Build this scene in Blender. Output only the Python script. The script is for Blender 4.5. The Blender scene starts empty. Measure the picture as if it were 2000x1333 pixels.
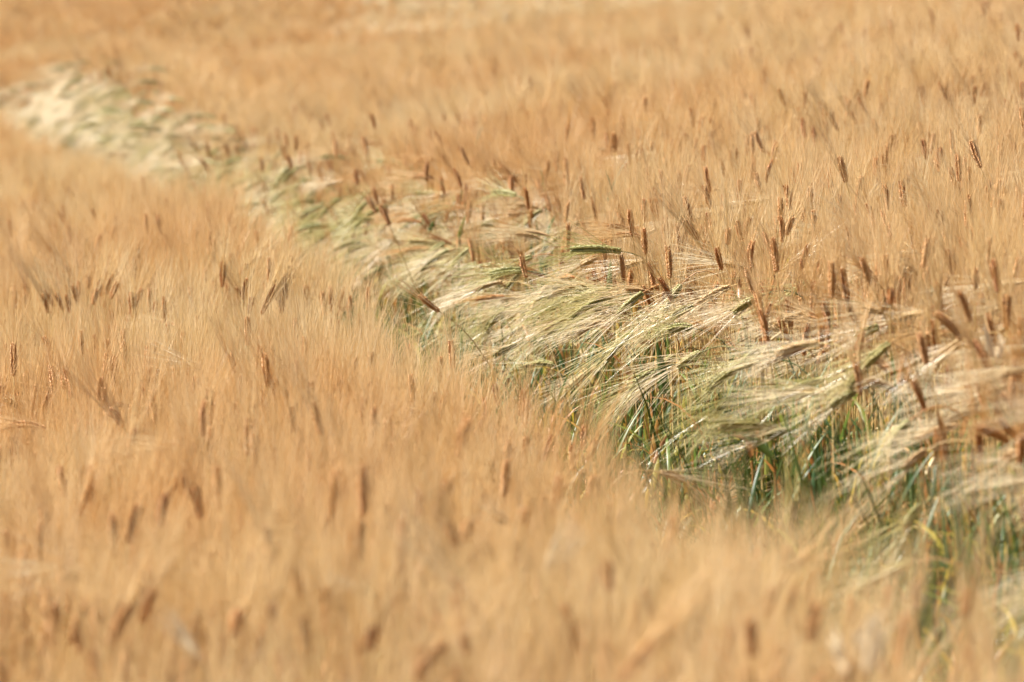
import bpy, math, random
import numpy as np
from mathutils import Matrix, Vector

sc = bpy.context.scene
R = math.radians
COL = sc.collection

# ------------------------------------------------------------------ camera, sky, sun, exposure
CAM_Z = 1.6
PITCH = 0.0690
F_PX = 200.0 / 36.0 * 2000.0
cam_d = bpy.data.cameras.new("camera")
cam_d.lens = 200.0
cam_d.sensor_width = 36.0
cam_d.clip_start = 0.1
cam_d.clip_end = 2000.0
cam_d.dof.use_dof = True
cam_d.dof.focus_distance = 12.3
cam_d.dof.aperture_fstop = 7.6
cam = bpy.data.objects.new("camera", cam_d)
cam.location = (0, 0, CAM_Z)
cam.rotation_euler = (math.pi / 2 - PITCH, 0, 0)
COL.objects.link(cam)
sc.camera = cam

SUN_EL, SUN_AZ = R(49), R(-84)          # azimuth measured from +Y towards +X (negative: to the left, ahead)
world = bpy.data.worlds.new("World")
sc.world = world
world.use_nodes = True
wn = world.node_tree
wn.nodes.clear()
sky = wn.nodes.new("ShaderNodeTexSky")
sky.sky_type = 'NISHITA'
sky.sun_disc = False
sky.sun_elevation = SUN_EL
sky.sun_rotation = SUN_AZ
bg = wn.nodes.new("ShaderNodeBackground")
bg.inputs['Strength'].default_value = 0.05
wo = wn.nodes.new("ShaderNodeOutputWorld")
wn.links.new(sky.outputs[0], bg.inputs[0])
wn.links.new(bg.outputs[0], wo.inputs[0])
sun_d = bpy.data.lights.new("sun", 'SUN')
sun_d.energy = 5.0
sun_d.angle = R(0.53)
sun_d.color = (1.0, 0.95, 0.87)
sun = bpy.data.objects.new("sun", sun_d)
sdir = Vector((math.sin(SUN_AZ) * math.cos(SUN_EL), math.cos(SUN_AZ) * math.cos(SUN_EL), math.sin(SUN_EL)))
sun.rotation_euler = sdir.to_track_quat('Z', 'Y').to_euler()
sun.location = sdir * 30
COL.objects.link(sun)

vs = sc.view_settings
vs.view_transform = 'Standard'
vs.look = 'None'
vs.gamma = 1.0
vs.use_curve_mapping = False
vs.exposure = 1.3
cy = sc.cycles
cy.max_bounces = 6
cy.diffuse_bounces = 4
cy.glossy_bounces = 2
cy.transmission_bounces = 4
cy.transparent_max_bounces = 4
cy.sample_clamp_indirect = 6.0
cy.use_adaptive_sampling = False
cy.use_denoising = True
cy.caustics_reflective = False
cy.caustics_refractive = False

# ------------------------------------------------------------------ terrain and tractor track
def sstep(a, b, x):
    t = np.clip((np.asarray(x, float) - a) / (b - a), 0, 1)
    return t * t * (3 - 2 * t)

def track_u(x, d):
    """Distance to the right of the near crop edge of the tractor track."""
    return x - (0.58 - 0.125 * (d - 6.4))

def ground(x, d):
    x = np.asarray(x, float); d = np.asarray(d, float)
    w = 1.0 - 0.75 * sstep(26, 60, d)
    z = 0.18 * np.clip(x, -9, 9) * w
    st = 47 + 8 * sstep(-2.2, -4.2, x)
    z = z + 0.06 * np.clip(d - st, 0, None) * sstep(-3, 5, d - st)
    u = track_u(x, d)
    z = z + 0.43 * np.exp(-((d - 35.5) / 6.2) ** 2) * np.exp(-((u - 0.62) / 0.34) ** 2)
    z = z + 0.06 * sstep(0.2, .8, u) * sstep(13, 20, d) * (1 - sstep(30, 45, d))
    z = z - 0.12 * sstep(42, 50, d) * np.exp(-((u - 0.5) / 0.6) ** 2)
    z = z - 0.05 * np.exp(-((u - 0.18) / 0.17) ** 2)
    return z

def swirl(x, y):
    return math.sin(x * 3.1 + 1.7 * math.sin(y * .55)) * .6 + math.sin(y * 1.1 - x * 1.3 + 1) * .5 + math.sin(x * 7.7 + y * 2.3) * .3

def wobble(x, y):
    return (np.sin(x * 2.1 + 1.3 * np.sin(y * .9)) * .5 + np.sin(y * 1.7 + x * .8 + 2.) * .5 + np.sin(x * 5.3 - y * 3.1) * .35) / 1.35

def edge_drop(u, d=10.):
    """How much the crop stands lower beside the track (share of its height)."""
    k = np.interp(d, [5.5, 6.8, 7.8, 8.6, 9.3, 10.1, 11, 13, 17, 24, 32], [.16, .19, .24, .28, .25, .21, .16, .08, -.06, -.05, .02])
    return 1 - k * sstep(-.55, -.05, u) * (np.asarray(u) < .2)

def ear_height(x, d):
    """Height of the ears above the ground."""
    u = track_u(x, d)
    right = 0.62 + 0.15 * sstep(0.34, 0.52, u)
    h = np.where(u < 0.0, 0.77 * edge_drop(u, d), np.where(u < 0.34, 0.15, right))
    return h

def green_reach(d):
    """How far the unripe growth reaches in from the track, along its length."""
    return np.interp(d, [5, 9, 12, 15, 20, 25, 32, 46, 54], [.50, .50, .62, .76, 1.0, .90, .68, .52, .46])

def pix_ray(px, py):
    xc = (px - 1000.0) / F_PX
    yc = -(py - 666.5) / F_PX
    s, c = math.sin(PITCH), math.cos(PITCH)
    v = np.array([xc, c + yc * s, -s + yc * c])
    return v / v[1]

_D = np.arange(5.0, 75.0, 0.01)
def land(px, py, extra=0.0, track=None):
    """World point where the sight line through a point of the photo meets the ears."""
    r = pix_ray(px, py)
    if track is not None:
        d = (track + 1.38) / (r[0] + 0.125)
        return np.array([r[0] * d, d, CAM_Z + r[2] * d])
    z = CAM_Z + r[2] * _D
    x = r[0] * _D
    hit = np.nonzero(z <= ground(x, _D) + ear_height(x, _D) + extra)[0]
    i = hit[0] if len(hit) else len(_D) - 1
    return np.array([x[i], _D[i], z[i]])

# ------------------------------------------------------------------ materials
def nodes_of(name):
    m = bpy.data.materials.new(name)
    m.use_nodes = True
    n = m.node_tree
    n.nodes.clear()
    return m, n

def plant_mat(name, stops, rough=0.5, trans=0.25, patch=None, spec=0.5, along=None):
    """Colour from a ramp over per-piece and per-plant chance; optional riper patches of the field by world position."""
    m, n = nodes_of(name)
    N = n.nodes.new; L = n.links.new
    at = N("ShaderNodeAttribute"); at.attribute_name = "v"
    oi = N("ShaderNodeObjectInfo")
    add = N("ShaderNodeMath"); add.operation = 'MULTIPLY_ADD'
    L(oi.outputs['Random'], add.inputs[0]); add.inputs[1].default_value = 0.37
    L(at.outputs['Fac'], add.inputs[2])
    fr = N("ShaderNodeMath"); fr.operation = 'PINGPONG'; fr.inputs[1].default_value = 1.0
    L(add.outputs[0], fr.inputs[0])
    ramp = N("ShaderNodeValToRGB")
    e = ramp.color_ramp.elements
    while len(e) < len(stops): e.new(0.5)
    for k, (p, c) in enumerate(stops):
        e[k].position = p; e[k].color = (*c, 1)
    L(fr.outputs[0], ramp.inputs[0])
    col = ramp.outputs[0]
    geo = N("ShaderNodeNewGeometry")
    if patch:
        nz = N("ShaderNodeTexNoise"); nz.inputs['Scale'].default_value = patch[0]; nz.inputs['Detail'].default_value = 3
        L(geo.outputs['Position'], nz.inputs['Vector'])
        mr = N("ShaderNodeMapRange"); mr.inputs[1].default_value = .38; mr.inputs[2].default_value = .62
        L(nz.outputs[0], mr.inputs[0])
        mx = N("ShaderNodeMix"); mx.data_type = 'RGBA'; mx.blend_type = 'MULTIPLY'
        L(mr.outputs[0], mx.inputs['Factor']); L(col, mx.inputs['A']); mx.inputs['B'].default_value = (*patch[1], 1)
        col = mx.outputs['Result']
    # fine streaks of wear along the tissue
    n2 = N("ShaderNodeTexNoise"); n2.inputs['Scale'].default_value = 140; n2.inputs['Detail'].default_value = 2
    L(geo.outputs['Position'], n2.inputs['Vector'])
    r2 = N("ShaderNodeMapRange"); r2.inputs[3].default_value = .78; r2.inputs[4].default_value = 1.2
    L(n2.outputs[0], r2.inputs[0])
    m2 = N("ShaderNodeMix"); m2.data_type = 'RGBA'; m2.blend_type = 'MULTIPLY'; m2.inputs['Factor'].default_value = 1
    cb = N("ShaderNodeCombineColor")
    for i in range(3): L(r2.outputs[0], cb.inputs[i])
    L(col, m2.inputs['A']); L(cb.outputs[0], m2.inputs['B'])
    col = m2.outputs['Result']
    pr = N("ShaderNodeBsdfPrincipled")
    pr.inputs['Roughness'].default_value = rough
    pr.inputs['Specular IOR Level'].default_value = spec
    L(col, pr.inputs['Base Color'])
    out = N("ShaderNodeOutputMaterial")
    if trans:
        tr = N("ShaderNodeBsdfTranslucent"); L(col, tr.inputs[0])
        ms = N("ShaderNodeMixShader"); ms.inputs[0].default_value = trans
        L(pr.outputs[0], ms.inputs[1]); L(tr.outputs[0], ms.inputs[2]); L(ms.outputs[0], out.inputs[0])
    else:
        L(pr.outputs[0], out.inputs[0])
    return m

M = {}
M['awn_ripe'] = plant_mat("ripe_awn", [(0, (.80, .59, .28)), (.5, (.855, .67, .365)), (1, (.88, .73, .47))], .36, .42, (.6, (.95, .83, .70)), .7)
M['grain_ripe'] = plant_mat("ripe_grain", [(0, (.48, .185, .06)), (.5, (.57, .26, .09)), (1, (.65, .36, .14))], .5, .2)
M['stem_ripe'] = plant_mat("ripe_stem", [(0, (.42, .24, .08)), (.5, (.55, .36, .13)), (1, (.62, .46, .2))], .45, .15)
M['awn_pale'] = plant_mat("pale_awn", [(0, (.80, .63, .37)), (.6, (.86, .73, .49)), (1, (.89, .79, .58))], .28, .38, None, .9)  # base lightened to carry the white glints of sunlit awns
M['awn_cream'] = plant_mat('cream_awn', [(0, (.86, .72, .45)), (.6, (.89, .77, .53)), (1, (.91, .81, .60))], .36, .4)
M['grain_tan'] = plant_mat("tan_grain", [(0, (.46, .25, .10)), (.5, (.54, .33, .14)), (1, (.60, .43, .20))], .45, .1)
M['awn_green'] = plant_mat("green_awn", [(0, (.42, .42, .12)), (.45, (.62, .56, .22)), (1, (.82, .71, .40))], .3, .36, None, .85)
M['grain_green'] = plant_mat("green_grain", [(0, (.20, .20, .05)), (.5, (.31, .29, .09)), (1, (.42, .37, .15))], .4, .12)
M['stem_green'] = plant_mat("green_stem", [(0, (.04, .075, .022)), (.45, (.085, .12, .025)), (.68, (.16, .15, .035)), (.82, (.38, .17, .045)), (1, (.48, .23, .07))], .42, .08)
M['leaf'] = plant_mat("mixed_leaf", [(0, (.035, .075, .028)), (.34, (.075, .14, .03)), (.52, (.17, .23, .04)), (.64, (.52, .40, .05)), (.78, (.46, .19, .05)), (1, (.42, .23, .10))], .4, .4)
M['leaf_green'] = plant_mat('sappy_leaf', [(0, (.05, .078, .012)), (.5, (.09, .13, .02)), (1, (.17, .20, .03))], .6, .35, None, .25)
M['leaf_dry'] = plant_mat("dry_leaf", [(0, (.50, .24, .09)), (.5, (.62, .38, .14)), (.85, (.70, .55, .25)), (1, (.60, .45, .08))], .4, .35)
M['leaf_white'] = plant_mat("bleached_glint_leaf", [(0, (.84, .66, .40)), (1, (.90, .76, .52))], .5, .5, None, .2)  # dry bleached blades; their white sun glint is painted into the base colour
M['black_seed'] = plant_mat("black_seed", [(0, (.03, .025, .02)), (1, (.08, .06, .04))], .4, 0)

def soil_mat():
    m, n = nodes_of("soil_and_straw")
    N = n.nodes.new; L = n.links.new
    tc = N("ShaderNodeNewGeometry")
    nz = N("ShaderNodeTexNoise"); nz.inputs['Scale'].default_value = 9; nz.inputs['Detail'].default_value = 8
    L(tc.outputs['Position'], nz.inputs['Vector'])
    ramp = N("ShaderNodeValToRGB"); e = ramp.color_ramp.elements
    e[0].position = .35; e[0].color = (.07, .045, .028, 1); e[1].position = .7; e[1].color = (.26, .17, .09, 1)
    L(nz.outputs[0], ramp.inputs[0])
    bp = N("ShaderNodeBump"); bp.inputs['Strength'].default_value = .6; bp.inputs['Distance'].default_value = .03
    n3 = N("ShaderNodeTexNoise"); n3.inputs['Scale'].default_value = 40; n3.inputs['Detail'].default_value = 6
    L(tc.outputs['Position'], n3.inputs['Vector']); L(n3.outputs[0], bp.inputs['Height'])
    pr = N("ShaderNodeBsdfPrincipled"); pr.inputs['Roughness'].default_value = .9
    L(ramp.outputs[0], pr.inputs['Base Color']); L(bp.outputs[0], pr.inputs['Normal'])
    out = N("ShaderNodeOutputMaterial"); L(pr.outputs[0], out.inputs[0])
    return m
M['soil'] = soil_mat()

# ------------------------------------------------------------------ mesh helpers
class Geo:
    """Collects triangles with a material key and a chance value per vertex."""
    def __init__(self): self.V = []; self.F = []; self.K = []; self.A = []; self.n = 0
    def add(self, V, F, key, v):
        V = np.asarray(V, float).reshape(-1, 3)
        self.V.append(V); self.F.append(np.asarray(F, int).reshape(-1, 3) + self.n)
        self.K.append((key, len(F)))
        self.A.append(np.broadcast_to(np.asarray(v, float), (len(V),)).copy()); self.n += len(V)
    def merge(self, g, mat4=None, dv=0.0):
        off = self.n
        for V, F, (k, c), a in zip(g.V, g.F, g.K, g.A):
            if mat4 is not None: V = V @ mat4[:3, :3].T + mat4[:3, 3]
            self.V.append(V); self.F.append(F + off); self.K.append((k, c)); self.A.append(a + dv)
        self.n += g.n
    def only(self, keys_test):
        """A Geo with just the chunks whose tag passes."""
        o = Geo(); base = 0
        for V, F, (k, c), a in zip(self.V, self.F, self.K, self.A):
            if keys_test(k): o.add(V, F - base, k, a)
            base += len(V)
        return o
    def mesh(self, name):
        me = bpy.data.meshes.new(name)
        V = np.concatenate(self.V); F = np.concatenate(self.F); A = np.concatenate(self.A)
        me.vertices.add(len(V)); me.vertices.foreach_set("co", V.astype(np.float32).ravel())
        nf = len(F)
        me.loops.add(nf * 3); me.loops.foreach_set("vertex_index", F.astype(np.int32).ravel())
        me.polygons.add(nf)
        me.polygons.foreach_set("loop_start", np.arange(0, nf * 3, 3, dtype=np.int32))
        me.polygons.foreach_set("loop_total", np.full(nf, 3, dtype=np.int32))
        mats = []; mi = np.zeros(nf, np.int32); p = 0
        for k, c in self.K:
            mk = k.split(':')[-1]
            if mk not in mats: mats.append(mk)
            mi[p:p + c] = mats.index(mk); p += c
        for mk in mats: me.materials.append(M[mk])
        me.polygons.foreach_set("material_index", mi)
        me.polygons.foreach_set("use_smooth", np.ones(nf, dtype=bool))
        at = me.attributes.new("v", 'FLOAT', 'POINT'); at.data.foreach_set("value", A.astype(np.float32))
        me.update(calc_edges=True); me.validate()
        return me

def unit(a): return a / np.maximum(np.linalg.norm(a, axis=-1, keepdims=True), 1e-9)

def tubes(P, rad, sides, rng):
    """P (m,k,3) centre lines, rad (m,k): open tapered tubes."""
    m, k, _ = P.shape
    T = unit(np.gradient(P, axis=1))
    ref = unit(rng.normal(size=(m, 1, 3)))
    Nn = unit(ref - T * (ref * T).sum(-1, keepdims=True))
    B = np.cross(T, Nn)
    ang = np.arange(sides) * 2 * math.pi / sides
    V = P[:, :, None, :] + rad[:, :, None, None] * (np.cos(ang)[None, None, :, None] * Nn[:, :, None, :] + np.sin(ang)[None, None, :, None] * B[:, :, None, :])
    V = V.reshape(-1, 3)
    i = np.arange(m)[:, None, None] * k * sides; j = np.arange(k - 1)[None, :, None] * sides; s = np.arange(sides)[None, None, :]
    a = i + j + s; b = i + j + (s + 1) % sides
    F = np.concatenate([np.stack([a, b, b + sides], -1).reshape(-1, 3), np.stack([a, b + sides, a + sides], -1).reshape(-1, 3)])
    return V, F

def grain_template(fine):
    if fine:
        zs = [(0, 0), (.22, .38), (.5, .5), (.8, .3), (1, 0)]
    else:
        zs = [(0, 0), (.42, .5), (1, 0)]
    ns = 5 if fine else 4
    V = []; F = []
    V.append((0, 0, 0))
    for z, r in zs[1:-1]:
        for s in range(ns):
            a = 2 * math.pi * s / ns
            V.append((r * math.cos(a), r * math.sin(a) * .75, z))
    V.append((0, 0, 1)); last = len(V) - 1; nr = len(zs) - 2
    for s in range(ns):
        t = (s + 1) % ns
        F.append((0, 1 + t, 1 + s))
        for q in range(nr - 1):
            a, b = 1 + q * ns + s, 1 + q * ns + t
            F.append((a, b, b + ns)); F.append((a, b + ns, a + ns))
        F.append((1 + (nr - 1) * ns + s, 1 + (nr - 1) * ns + t, last))
    return np.array(V, float), np.array(F, int)
GT = {True: grain_template(True), False: grain_template(False)}

def leaf_geo(g, rng, p0, az, length, width, th0, th1, v, key, fine=True, twist=0.6):
    k = 7 if fine else 5
    t = np.linspace(0, 1, k)
    th = th0 + (th1 - th0) * t ** 1.6
    ds = length / (k - 1)
    h = np.concatenate([[0], np.cumsum(np.sin((th[1:] + th[:-1]) / 2) * ds)])
    z = np.concatenate([[0], np.cumsum(np.cos((th[1:] + th[:-1]) / 2) * ds)])
    out = np.array([math.cos(az), math.sin(az), 0]); side = np.array([-math.sin(az), math.cos(az), 0])
    P = p0 + h[:, None] * out + z[:, None] * np.array([0, 0, 1.])
    T = np.sin(th)[:, None] * out + np.cos(th)[:, None] * np.array([0, 0, 1.])
    tw = rng.uniform(-twist, twist) * t * 2
    nrm = np.cross(T, side)
    S = np.cos(tw)[:, None] * side + np.sin(tw)[:, None] * nrm
    Nn = np.cross(S, T)
    w = width * np.minimum(1, .55 + t * 2.2) * (1 - t ** 2.2) * .5 + .0003
    V = np.stack([P - S * w[:, None] + Nn * w[:, None] * .45, P, P + S * w[:, None] + Nn * w[:, None] * .45], 1).reshape(-1, 3)
    F = []
    for q in range(k - 1):
        for c in range(2):
            a = q * 3 + c
            F += [(a, a + 1, a + 4), (a, a + 4, a + 3)]
    g.add(V, F, key, v)

KINDS = {   # grain, awn, stem
    'ripe': ('grain_ripe', 'awn_ripe', 'stem_ripe'),
    'pale': ('grain_tan', 'awn_pale', 'stem_ripe'),
    'green': ('grain_green', 'awn_green', 'stem_green'),
    'cream': ('grain_tan', 'awn_cream', 'stem_ripe'),
    'blond': ('grain_green', 'awn_pale', 'stem_green'),
}

def plant_geo(rng, kind, H, th_b, th0, th1, ear_len, awn_len=.13, spread=.2, bias=0.0, neck=.12, nodes=None, leaves=1, fine=False,
              leaf_keys=None, sag=.05, fat=1.0, row=None, n_awn=1.0):
    """One barley plant, bending towards local +X. Tags: stem:, rachis:, grain:, awn:, leaf: .  Returns geo, ear-base point."""
    gk, ak, sk = KINDS[kind]
    g = Geo()
    v = rng.uniform()
    # stem
    kn = 8 if fine else 5
    tn = np.linspace(0, 1, kn)
    thn = th_b + (th0 - th_b) * tn * tn * (3 - 2 * tn)
    ds = neck / (kn - 1)
    nx = np.concatenate([[0], np.cumsum(np.sin((thn[1:] + thn[:-1]) / 2) * ds)])
    nz = np.concatenate([[0], np.cumsum(np.cos((thn[1:] + thn[:-1]) / 2) * ds)])
    zl = max(H - nz[-1], .08)
    low = np.linspace(0, 1, 4)[:-1]
    wob = rng.normal(0, .004, 2)
    P = np.concatenate([np.stack([np.tan(th_b) * zl * low ** 1.3, 0 * low, zl * low], 1),
                        np.stack([np.tan(th_b) * zl + nx, 0 * nx, zl + nz], 1)])
    P[1:3, 0] += wob[0]; P[1:3, 1] += wob[1]
    rs = np.linspace(.0019, .0011, len(P)) * (1.1 if fine else 1)
    V, F = tubes(P[None], rs[None], 5 if fine else 3, rng)
    g.add(V, F, 'stem:' + sk, v)
    base = P[-1].copy()
    # ear axis
    n = nodes or max(8, int(ear_len / .0042))
    t = np.linspace(0, 1, n)
    the = th0 + (th1 - th0) * t
    de = ear_len / (n - 1)
    ex = np.concatenate([[0], np.cumsum(np.sin((the[1:] + the[:-1]) / 2) * de)])
    ez = np.concatenate([[0], np.cumsum(np.cos((the[1:] + the[:-1]) / 2) * de)])
    E = base + np.stack([ex, 0 * ex, ez], 1)
    T = np.stack([np.sin(the), 0 * the, np.cos(the)], 1)
    V, F = tubes(E[None], (np.sin(np.pi * np.clip(t * .86 + .1, 0, 1)) * .0021 * fat + .0006)[None], 4, rng)
    g.add(V, F, 'rachis:' + gk, v)
    Nv = np.stack([np.cos(the), 0 * the, -np.sin(the)], 1); Bv = np.tile(np.array([0, 1., 0]), (n, 1))
    phi = rng.uniform(0, math.pi) if row is None else row
    S = math.cos(phi) * Nv + math.sin(phi) * Bv; Q = np.cross(T, S)
    pos = []; dirs = []; size = []; awn_on = []
    prof = .75 + .5 * np.sin(np.pi * np.clip(t * .9 + .08, 0, 1))
    for sg in (-1, 1):
        pos.append(E + S * sg * .0016 * fat); dirs.append(unit(T + S * sg * .46)); size.append(prof); awn_on.append(np.ones(n, bool))
    for sg in (-1, 1):
        pos.append(E + Q * sg * .0016 * fat + T * .0015); dirs.append(unit(T + Q * sg * .42)); size.append(prof * .95); awn_on.append(np.arange(n) % 2 == (sg > 0))
    pos = np.concatenate(pos); dirs = np.concatenate(dirs); size = np.concatenate(size); awn_on = np.concatenate(awn_on)
    m = len(pos)
    dirs = unit(dirs + rng.normal(0, .05, (m, 3)))
    gv, gf = GT[fine]
    a = unit(np.cross(dirs, rng.normal(size=(m, 3)))); b = np.cross(dirs, a)
    gl = .0098 * size; gw = .0042 * size * fat
    V = pos[:, None, :] + gv[None, :, 0:1] * a[:, None] * gw[:, None, None] + gv[None, :, 1:2] * b[:, None] * gw[:, None, None] + gv[None, :, 2:3] * dirs[:, None] * gl[:, None, None]
    F = (gf[None] + (np.arange(m) * len(gv))[:, None, None]).reshape(-1, 3)
    gr = np.repeat(v * .6 + rng.uniform(0, .4, m), len(gv))
    g.add(V.reshape(-1, 3), F, 'grain:' + gk, gr)
    g.grains = (pos, dirs, a, b, gl, gw)
    # awns
    sel = awn_on & (rng.uniform(size=m) < n_awn)
    tip = pos[sel] + dirs[sel] * gl[sel][:, None] * .92
    mA = len(tip)
    Tm = np.tile(T, (4, 1))[sel]
    out = unit(dirs[sel] - Tm * (dirs[sel] * Tm).sum(-1, keepdims=True))
    D = Tm * (1 - bias) + np.array([1., 0, -.05]) * bias + out * (spread * rng.uniform(.25, 1.1, (mA, 1))) + rng.normal(0, spread * .22, (mA, 3))
    D = unit(D)
    Ln = awn_len * rng.uniform(.78, 1.08, mA) * (1 - .15 * np.tile(t, 4)[sel])
    K = 5 if fine else 3
    tt = np.linspace(0, 1, K)
    bend = np.array([0, 0, -sag]) * rng.uniform(.2, 1.6, (mA, 1)) + rng.normal(0, .035, (mA, 3)) + out * -.03
    P = tip[:, None] + (D[:, None] * tt[None, :, None] + bend[:, None] * (tt ** 2)[None, :, None]) * Ln[:, None, None]
    rad = np.tile((.00048 * (1 - tt) + .00016 * tt)[None] * (1.2 if fine else 1.0), (mA, 1)) * rng.uniform(.8, 1.2, (mA, 1))
    V, F = tubes(P, rad, 3, rng)
    g.add(V, F, 'awn:' + ak, np.repeat(v * .5 + rng.uniform(0, .5, mA), K * 3))
    # leaves
    lk = leaf_keys or ('leaf_dry' if kind in ('ripe', 'pale', 'cream') else 'leaf')
    for q in range(leaves):
        zf = rng.uniform(.35, .8)
        p0 = np.array([np.tan(th_b) * zl * zf ** 1.3 + wob[0] * .5, 0, zl * zf])
        leaf_geo(g, rng, p0, rng.uniform(0, 2 * math.pi), rng.uniform(.10, .22), rng.uniform(.005, .010), rng.uniform(.1, .5), rng.uniform(.6, 2.8),
                 rng.uniform(), 'leaf:' + lk, fine)
    return g, base

def stuff_obj(name, label, source, pts, rots, scl, idx):
    """One object that repeats the plants of a source collection over many points."""
    me = bpy.data.meshes.new(name)
    me.vertices.add(len(pts)); me.vertices.foreach_set("co", np.asarray(pts, np.float32).ravel())
    a = me.attributes.new("rot", 'FLOAT_VECTOR', 'POINT'); a.data.foreach_set("vector", np.asarray(rots, np.float32).ravel())
    a = me.attributes.new("scl", 'FLOAT_VECTOR', 'POINT'); a.data.foreach_set("vector", np.asarray(scl, np.float32).ravel())
    a = me.attributes.new("idx", 'INT', 'POINT'); a.data.foreach_set("value", np.asarray(idx, np.int32).ravel())
    o = bpy.data.objects.new(name, me); COL.objects.link(o)
    ng = bpy.data.node_groups.new(name + "_scatter", 'GeometryNodeTree')
    ng.interface.new_socket("Geometry", in_out='INPUT', socket_type='NodeSocketGeometry')
    ng.interface.new_socket("Geometry", in_out='OUTPUT', socket_type='NodeSocketGeometry')
    N = ng.nodes.new; L = ng.links.new
    gi, go = N("NodeGroupInput"), N("NodeGroupOutput")
    ci = N("GeometryNodeCollectionInfo"); ci.inputs['Collection'].default_value = source
    ci.inputs['Separate Children'].default_value = True; ci.inputs['Reset Children'].default_value = True
    ip = N("GeometryNodeInstanceOnPoints"); ip.inputs['Pick Instance'].default_value = True
    def na(nm, ty):
        q = N("GeometryNodeInputNamedAttribute"); q.data_type = ty; q.inputs['Name'].default_value = nm; return q.outputs['Attribute']
    L(gi.outputs[0], ip.inputs['Points']); L(ci.outputs[0], ip.inputs['Instance'])
    L(na("idx", 'INT'), ip.inputs['Instance Index'])
    e2r = N("FunctionNodeEulerToRotation"); L(na("rot", 'FLOAT_VECTOR'), e2r.inputs[0]); L(e2r.outputs[0], ip.inputs['Rotation'])
    L(na("scl", 'FLOAT_VECTOR'), ip.inputs['Scale'])
    L(ip.outputs[0], go.inputs[0])
    md = o.modifiers.new("scatter", 'NODES'); md.node_group = ng
    o["kind"] = "stuff"; o["label"] = label
    return o

def source_coll(name, geos, obname):
    c = bpy.data.collections.new(name)
    for i, g in enumerate(geos):
        o = bpy.data.objects.new(f"{obname}.{i + 1:03d}", g.mesh(obname)); c.objects.link(o)
    return c

# ------------------------------------------------------------------ ground and track
def grid_mesh(name, xs, ds, zf, mat):
    X, D = np.meshgrid(xs, ds)
    V = np.stack([X, D, zf(X, D)], -1).reshape(-1, 3)
    nx, nd = len(xs), len(ds)
    i = np.arange(nd - 1)[:, None] * nx + np.arange(nx - 1)[None]
    F = np.stack([i, i + 1, i + nx + 1, i + nx], -1).reshape(-1, 4)
    me = bpy.data.meshes.new(name); me.from_pydata(V.tolist(), [], F.tolist())
    me.polygons.foreach_set("use_smooth", np.ones(len(F), bool)); me.materials.append(mat)
    o = bpy.data.objects.new(name, me); COL.objects.link(o)
    return o
rg = np.random.default_rng(5)
xs = np.unique(np.concatenate([np.linspace(-90, -8, 30), np.linspace(-8, 8, 161), np.linspace(8, 90, 30)]))
ds = np.unique(np.concatenate([np.linspace(-40, 4, 20), np.linspace(4, 70, 265), np.linspace(70, 300, 60)]))
def ground_far(x, d):
    z = ground(x, np.minimum(d, 75))
    return z + 0.02 * np.clip(d - 75, 0, None)
gr = grid_mesh("ground", xs, ds, ground_far, M['soil'])
gr["kind"] = "structure"; gr["label"] = "brown soil of the sloping field under the barley"
tr_ds = np.linspace(4.2, 58, 270)
def track_strip():
    V = []; F = []
    us = np.linspace(.06, .32, 7)
    for d in tr_ds:
        x0 = .58 - .125 * (d - 6.4)
        for u in us:
            x = x0 + u
            V.append((x, d, float(ground(x, d)) + .006 + .012 * math.sin(u * 40) * math.sin(d * 3)**2))
    n = len(us)
    for r in range(len(tr_ds) - 1):
        for c in range(n - 1):
            a = r * n + c
            F.append((a, a + 1, a + n + 1, a + n))
    me = bpy.data.meshes.new("tractor_track"); me.from_pydata(V, [], F); me.materials.append(M['soil'])
    me.polygons.foreach_set("use_smooth", np.ones(len(F), bool))
    o = bpy.data.objects.new("tractor_track", me); COL.objects.link(o)
    o["kind"] = "structure"; o["label"] = "narrow bare tractor track cutting diagonally through the barley"
track_strip()

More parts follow.
